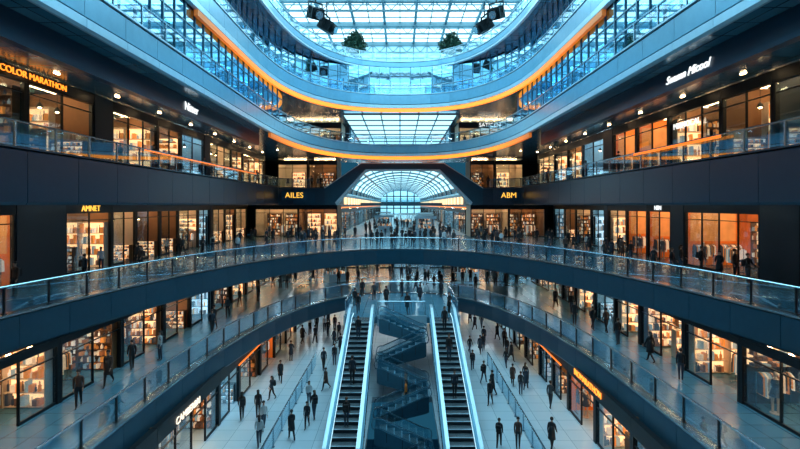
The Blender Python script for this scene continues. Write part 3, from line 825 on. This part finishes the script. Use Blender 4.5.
railing([(2.0, 35.5), (-1.75, 35.5)], 4.5, 'short glass railing at the front of the landing', 1.25, inset=-0.05)
escalator((-2.95, 22.5, 0), 11.6, 4.38, 0, 1.4, 'long escalator with glass balustrades and pale handrails')
escalator((3.25, 22.5, 0), 11.6, 4.38, 0, 1.4, 'long escalator with glass balustrades and pale handrails')
SL = 'dark blue steel cross escalator with glass sides between long escalators'
dz = 1.3; z = 4.3; y = 34.35; ZS = []
for i in range(7):
    zb = z - dz; ZS.append((y, zb)); tm_ = ('msteel', 'dsteel')[i % 2]
    if i % 2 == 0: escalator((1.6, y, zb), 2.9, dz, math.pi/2, 1.22, SL, True, 0.28, tm_)
    else: escalator((-1.3, y, zb), 2.9, dz, -math.pi/2, 1.22, SL, True, 0.28, tm_)
    z = zb; y -= 1.5
for x in (-6.9, 7.2):
    pth = [(x, 12), (x, 37)] if x < 0 else [(x, 37), (x, 12)]
    railing(pth, 0, 'straight clear glass railing on the ground floor concourse', 1.8, inset=0)

# ------------------------------------------------------------------ top gallery plants + projectors
def shrub(x, y, z, s_):
    b = MB(); b.tube([(0,0,0),(0,0,0.9)], [0.42, 0.62], 14); b.tube([(0,0,0.87),(0,0,0.95)], [0.66,0.66], 14)
    o = ob('potted_shrub', b.mesh('potted_shrub', M['msteel']), None, (x, y, z), 0, (s_, s_, s_)); tag(o, 'round leafy green tree in a blue grey tub', 'plant', 'gallery shrubs')
    t = MB(); t.tube([(0,0,0.75),(0.05,0,1.3),(0,0.03,2.2)], [0.10,0.07,0.04], 8)
    for a in range(5): t.tube([(0,0,1.3+0.08*a),(0.4*math.cos(a*1.3),0.4*math.sin(a*1.3),2.1)], [0.04,0.015], 6)
    ob('trunk', t.mesh('trunk', M['wood']), o)
    l = MB(); rr = random.Random(int(x*10))
    for c0, r0 in (((0, 0, 2.1), 0.75), ((0.5, 0, 1.9), 0.55), ((-0.55, 0.1, 1.95), 0.55), ((0.1, -0.2, 2.55), 0.5), ((0, -0.3, 1.6), 0.5)):
        for i in range(380):
            d = Vector((rr.gauss(0, 1), rr.gauss(0, 1), rr.gauss(0, 1))).normalized()
            c = Vector(c0) + d*r0*rr.uniform(0.55, 1.25)
            d1 = Vector((rr.uniform(-1,1), rr.uniform(-1,1), rr.uniform(-1,1))).normalized()*0.14; d2 = d1.cross(Vector((rr.uniform(-1,1), rr.uniform(-1,1), 1))).normalized()*0.07
            l.quad(tuple(c-d1), tuple(c+d2), tuple(c+d1), tuple(c-d2))
    f = ob('foliage', l.mesh('foliage', M['leaf']), o); f['kind'] = 'stuff'
shrub(-5.8, 57.6, 30.8, 1.45); shrub(6.5, 57.6, 30.8, 1.4)
def projector(x, y, z, rz):
    k = MB(); k.box(-0.85,-0.77,-0.1,0.1,-0.1,1.2); k.box(0.77,0.85,-0.1,0.1,-0.1,1.2); k.box(-0.85,0.85,-0.1,0.1,1.15,1.23); k.box(-0.06,0.06,-0.06,0.06,1.2,37.3-z)
    o = ob('floodlight', k.mesh('floodlight', M['black']), None, (x, y, z), rz)
    tag(o, 'large black floodlight hung under the skylight', 'lamp', 'roof floodlights')
    b = MB(); b.box(-0.7, 0.7, -0.8, 0.8, -0.6, 0.6); b.tube([(0,-0.8,0),(0,-1.25,0)], [0.42,0.5], 14)
    for i in range(5): b.box(-0.74, 0.74, -0.5+i*0.25, -0.42+i*0.25, -0.64, 0.64)
    c = ob('lamp_housing', b.mesh('lamp_housing', M['black']), o); c.rotation_euler = (0.5, 0, 0)
    l = MB(); l.tube([(0,-1.26,0),(0,-1.3,0)], [0.42,0.42], 14); d = ob('lens', l.mesh('lens', M['steel']), o); d.rotation_euler = (0.5, 0, 0)
projector(-9.4, 50, 34.5, 0.6); projector(-8.5, 52.3, 34.0, 1.3); projector(10.7, 50, 34.5, -0.6); projector(9.8, 52.3, 34.0, -1.3)

# ------------------------------------------------------------------ people
def cm(name, c, r=0.7): return mat(name, c, r)
CL = {'black': cm('black_cloth', (0.006, 0.009, 0.013)), 'navy': cm('navy_cloth', (0.010, 0.024, 0.042)), 'grey': cm('grey_cloth', (0.035, 0.05, 0.06)),
      'white': cm('white_cloth', (0.42, 0.5, 0.54)), 'orange': cm('orange_cloth', (0.8, 0.25, 0.04)), 'denim': cm('denim_cloth', (0.02, 0.04, 0.07)),
      'brown': cm('brown_cloth', (0.06, 0.03, 0.022)), 'shoe': cm('dark_shoe', (0.01, 0.01, 0.012), 0.4), 'hair': cm('dark_hair', (0.015, 0.011, 0.01)), 'hairb': cm('brown_hair', (0.06, 0.03, 0.015))}
def person_geo(st, arm, bend=0.25, armf=None):
    V = []; E = []; Rd = []
    def v(p, r, par=None):
        V.append(p); Rd.append(r if isinstance(r, tuple) else (r, r)); i = len(V)-1
        if par is not None: E.append((par, i))
        return i
    pel = v((0, 0, .96), (.135, .105)); wa = v((0, .0, 1.10), (.125, .095), pel); ch = v((0, 0, 1.28), (.15, .11), wa)
    nb = v((0, .005, 1.42), (.09, .08), ch); nk = v((0, 0, 1.51), .048, nb); hl = v((0, -.015, 1.575), (.06, .07), nk); hm = v((0, -.005, 1.65), (.078, .092), hl); v((0, 0, 1.72), (.06, .07), hm)
    hands = []
    for s_ in (-1, 1):
        a = arm*s_ if armf is None else armf
        fb = a + bend + 0.12 if armf is None else armf + 1.0
        sh = v((.16*s_, 0, 1.395), .062, nb)
        el = (.19*s_, -math.sin(a)*.28, 1.395-math.cos(a)*.28); e = v(el, .047, sh)
        wr = (.185*s_, el[1]-math.sin(fb)*.24, el[2]-math.cos(fb)*.24); w_ = v(wr, .030, e)
        pm = (.183*s_, wr[1]-math.sin(fb)*.07, wr[2]-math.cos(fb)*.07); v(pm, (.022, .035), w_)
        hands.append((Vector(pm), fb, s_))
        l = -st*s_; hp = v((.082*s_, 0, .90), .095, pel)
        kn = (.08*s_, -math.sin(l)*.42, .90-math.cos(l)*.42); k = v(kn, .064, hp)
        sa = l - (0.12 if l >= 0 else abs(l)*0.9+0.05) if st else 0
        an = (.075*s_, kn[1]-math.sin(sa)*.41, kn[2]-math.cos(sa)*.41); a_ = v(an, .043, k)
        tl = 0.5*min(0, sa)
        v((.085*s_, an[1]-.15*math.cos(tl), an[2]-.045+.15*math.sin(tl)), (.036, .028), a_)
    me = bpy.data.meshes.new('tmp'); me.from_pydata(V, E, [])
    o = bpy.data.objects.new('tmp', me); COL.objects.link(o)
    o.modifiers.new('s', 'SKIN'); su = o.modifiers.new('u', 'SUBSURF'); su.levels = 1; su.render_levels = 1
    sv = me.skin_vertices[0].data
    for i, r in enumerate(Rd): sv[i].radius = r; sv[i].use_root = (i == 0)
    bpy.context.view_layer.update()
    dg = bpy.context.evaluated_depsgraph_get()
    m2 = bpy.data.meshes.new_from_object(o.evaluated_get(dg))
    b = MB(); b.v = [tuple(x.co) for x in m2.vertices]; b.f = [tuple(p.vertices) for p in m2.polygons]
    hc = [h[0] for h in hands]
    for p in m2.polygons:
        c = p.center
        if c.z > 1.49: mi = 0
        elif min((c-h).length for h in hc) < 0.075: mi = 0
        elif c.z < .96 and (abs(c.x) < .15 or c.z < .75): mi = 3 if c.z < 0.13 else 2
        else: mi = 1
        b.m.append(mi)
    zmin = min(x[2] for x in b.v)
    bpy.data.objects.remove(o)
    for pm, fb, s_ in hands:
        d = Vector((0, -math.sin(fb), -math.cos(fb))); n_ = Vector((0, -math.cos(fb), math.sin(fb)))
        for i, L in enumerate((.065, .075, .07, .055)):
            p0 = pm + n_*(0.027-0.018*i) + d*.02; p1 = p0 + d*L*.6; p2 = p1 + (d*.8+Vector((-s_*.5, 0, 0)))*L*.4
            b.tube([tuple(p0), tuple(p1), tuple(p2)], [.0095, .0085, .006], 5, 0)
        p0 = pm + n_*.03 - d*.02; p1 = p0 + n_*.022 + d*.03; b.tube([tuple(p0), tuple(p1), tuple(p1+d*.025)], [.011, .009, .007], 5, 0)
    b.tube([(0, -.085, 1.665), (0, -.112, 1.63), (0, -.09, 1.622)], [.008, .013, .008], 5, 0)
    for s_ in (-1, 1):
        b.ball((.032*s_, -.082, 1.665), (.012, .01, .008), 6, 4, 3); b.ball((.078*s_, .0, 1.645), (.01, .02, .03), 6, 4, 0)
    b.box(-.024, .024, -.09, -.075, 1.592, 1.600, 3)
    b.v = [(x, y, z-zmin) for x, y, z in b.v]
    return b, zmin
def hair_geo(long, zmin):
    b = MB()
    def f(ph, a):
        if math.sin(a) < -0.2 and ph > 1.15: return 0.86
        return 1
    b.ball((0, .012, 1.672-zmin), (.094, .106, .09), 12, 7, 0, f)
    if long: b.tube([(0, .06, 1.66-zmin), (0, .085, 1.55-zmin), (0, .10, 1.40-zmin)], [.08, .085, .05], 10)
    else: b.tube([(0, .045, 1.66-zmin), (0, .055, 1.60-zmin)], [.07, .05], 10)
    return b
def coat_geo(zmin):
    b = MB(); b.tube([(0, 0, 1.3-zmin), (0, 0, 1.12-zmin), (0, .0, .98-zmin), (0, .01, .76-zmin), (0, .01, .60-zmin)], [.13, .145, .165, .185, .20], 12); return b
def bag_geo(zmin):
    b = MB(); b.box(-.14, .14, .12, .26, 1.0-zmin, 1.38-zmin); b.box(-.11, .11, .26, .30, 1.03-zmin, 1.22-zmin)
    for s_ in (-1, 1): b.tube([(.09*s_, .14, 1.38-zmin), (.10*s_, .02, 1.47-zmin), (.10*s_, -.12, 1.32-zmin), (.11*s_, .12, 1.05-zmin)], [.016]*4, 5)
    return b
POSES = [('walking', 0.36, 0.32, .25, None), ('walking', 0.22, 0.18, .2, None), ('walking', -0.30, -0.26, .3, None), ('standing', 0.04, 0.05, .15, None), ('looking down', 0.05, 0, .3, 0.35), ('strolling', 0.26, 0.12, .5, None)]
OUT = [('black', 'black', 'hair'), ('navy', 'black', 'hair'), ('grey', 'black', 'hairb'), ('white', 'denim', 'hair'), ('black', 'denim', 'hairb'), ('brown', 'black', 'hair'), ('orange', 'black', 'hair')]
PV = []; ZM = []
for pi_, (pn, st, am, bd, af) in enumerate(POSES):
    b, zm = person_geo(st, am, bd, af)
    ZM.append(bag_geo(zm).mesh('backpack', CL['black']))
    for oi, (tp, bt, hr) in enumerate(OUT):
        me = b.mesh('person', [M['skin'], CL[tp], CL[bt], CL['shoe']])
        for p in me.polygons: p.use_smooth = True
        lg = (oi + pi_) % 3 == 0
        hm = hair_geo(lg, zm).mesh('hair', CL[hr]); [setattr(p, 'use_smooth', True) for p in hm.polygons]
        ct = coat_geo(zm).mesh('coat', CL[tp]) if oi in (0, 1, 5) and pi_ % 2 == 0 else None
        if ct: [setattr(p, 'use_smooth', True) for p in ct.polygons]
        PV.append((me, hm, ct, 'person %s in %s %s and %s trousers' % (pn, tp, 'coat' if ct else 'top', bt)))
NP = 0; placed = []
BLK = [(x, y, z) for x, y, z in KS]
def person(x, y, z, face=None, pose=None, outfit=None, force=True):
    global NP
    if not force:
        for (a, b_, c) in BLK:
            if abs(c-z) < 1 and math.hypot(a-x, b_-y) < 2.0: return None
        if z == 0 and (abs(x+6.9) < 0.35 or abs(x-7.2) < 0.35) and y < 37.4: return None
    for (a, b_, c) in placed:
        if abs(c-z) < 1.5 and math.hypot(a-x, b_-y) < 0.8:
            if not force: return None
            x += 0.6; y += 0.5
    placed.append((x, y, z))
    pi_ = random.randrange(6) if pose is None else pose
    oi = random.choice((0, 0, 0, 1, 1, 2, 4, 4, 3, 5)) if outfit is None else outfit
    me, hm, ct, lab = PV[pi_*7+oi]
    f = face if face is not None else random.choice((0, math.pi)) + U(-.8, .8)
    s_ = U(.92, 1.04)
    o = ob('person', me, None, (x, y, z+0.003), f, (s_, s_, s_)); tag(o, lab, 'person', 'shoppers')
    ob('hair', hm, o)
    if ct: ob('coat', ct, o)
    elif NP % 4 == 0:
        ob('backpack', ZM[pi_], o); o['label'] = lab + ' with backpack'
    NP += 1
    return o
def crowd(n, x0, x1, y0, y1, z):
    k = 0
    while k < n:
        cx, cy = U(x0, x1), U(y0, y1); f = random.choice((0, math.pi)) + U(-.5, .5)
        for j in range(random.choice((1, 2, 2, 3, 4))):
            x, y = cx + U(-0.4, 0.4) + j*0.8*math.cos(f), cy + U(-0.7, 0.7)
            if x0 <= x <= x1: person(x, y, z, f + U(-.25, .25), force=False)
            k += 1
for x, y in ((-9.7,27.6),(-8.8,27.9),(-7.7,24.6),(-8.0,26.4),(-8.7,30.5),(-6.1,25.3),(-5.5,26.6),(-6.0,29.7),(-5.3,27.8),(-6.1,36),(-5.4,37.1),(-5.3,32.1),(-6.2,42.4),(-8.9,33.5),(-9.2,38),(-5.3,40),
             (7.9,47.5),(7.9,42.4),(5.95,29.7),(6.4,31.3),(5.8,36),(8.4,31.3),(9.2,33),(9.8,29.3),(5.4,24.5),(6.4,24.4),(8.2,24.3),(9.4,38),(9.5,44),(6.2,40),(8.6,36.5)):
    person(x, y, 0)
crowd(26, -9.8, -5.3, 32, 58, 0); crowd(26, 5.6, 9.8, 32, 58, 0)
for x, y in ((-13.6,25.5),(-13.1,31.7),(-12.9,30.9),(-13.4,35),(-14.2,21.9),(-14.0,19.6),(-14.3,24.0),(12.8,33),(13.6,31.7),(14.2,31.0),(13.7,28.3),(14.1,22.6),(13.9,36.5),(-13.9,39),(-12.9,41),(13.3,38.5),(14.0,25.2)):
    person(x, y, 4.4, pose=random.choice((0, 1, 3, 5)))
crowd(70, -14, 14, 46.2, 61, 4.4)
for x, y in ((-3.4,36.6),(-3.9,39),(3.9,42.7),(4.0,36.6),(0.2,43.2),(-3.6,43),(0.6,36.4),(-1.2,39.2),(1.8,40.6),(-2.4,41.6)): person(x, y, 4.4)
for x, y in ((-17.8,25.4),(-19.2,33),(-19.6,29.5),(17.8,34.7),(16.8,43.6),(17.9,43.2),(17.3,41.0),(19.8,26.6),(19.1,24.7),(18.6,26.2),(17.6,47),(16.2,48),(-17.5,42),(-18.6,38.5),(-16.9,47.5),(18.9,38.6),(-18.4,21.5),(-15.8,36),(-12.6,42.5),(13.8,41.5),(14.6,39.7),(16.1,35.5),(-14.4,39.9),(17.2,30.5),(-17.4,30.2)):
    person(x, y, 8.8)
crowd(14, -20.2, -16.6, 28, 56, 8.8); crowd(14, 16.6, 20.2, 28, 56, 8.8)
crowd(34, -14, 14, 45.9, 48.5, 8.8)
crowd(56, -15, 16, 48.5, 60, 8.8)
crowd(95, -6.5, 7.3, 61, 110, 8.8)
for x, y in ((-16.4,30),(-16.5,38),(-16.5,52),(-16.5,47),(16.5,40),(16.4,50),(16.5,34),(16.6,24),(-12,61.2),(-10.8,61.3),(12,61.3),(13.4,61.2)): person(x, y, 15.5, None)
for x, y in ((-9.9,59.2),(-8.7,59.9),(-7.3,60.2),(8.6,60.0),(9.8,59.6),(11.6,58.6)): person(x, y, 20.9)
for X, t in ((-2.95, .2), (-2.95, .45), (-2.95, .8), (3.25, .35), (3.25, .62), (3.25, .9)):
    n = 23; i = int(t*n); person(X, 22.5 + (i+.5)*11.6/n, 4.38*(i+1)/n, 0 if X > 0 else math.pi, 3)
yy, zb = ZS[3]; n = 6; i = 3; person(-1.3+2.9*(i+.5)/n, yy, zb+1.3*(i+1)/n, -math.pi/2, 3, 6)

# ------------------------------------------------------------------ world, lights, camera
w = bpy.data.worlds.new('world'); scene.world = w; w.use_nodes = True
bg = w.node_tree.nodes['Background']; bg.inputs[0].default_value = (0.04, 0.27, 0.47, 1); bg.inputs[1].default_value = 0.26
for y in (22, 42):
    L = bpy.data.lights.new('skylight_area', 'AREA'); L.shape = 'RECTANGLE'; L.size = 20; L.size_y = 16; L.energy = 3300; L.color = (0.38, 0.80, 1)
    o = bpy.data.objects.new('skylight_area', L); o.location = (0, y, 35.5); COL.objects.link(o)
cam = bpy.data.cameras.new('camera'); co = bpy.data.objects.new('camera', cam); COL.objects.link(co)
cam.sensor_width = 36; cam.lens = 20.25; cam.shift_y = -0.0244; cam.clip_end = 500
co.location = (0, 0, 13.2); co.rotation_euler = (math.pi/2, 0, 0)
scene.camera = co
try:
    scene.view_settings.view_transform = 'Standard'; scene.view_settings.look = 'None'; scene.view_settings.exposure = 0.15
except Exception as ex: print(ex)
print('people', NP, 'objects', len(bpy.data.objects))
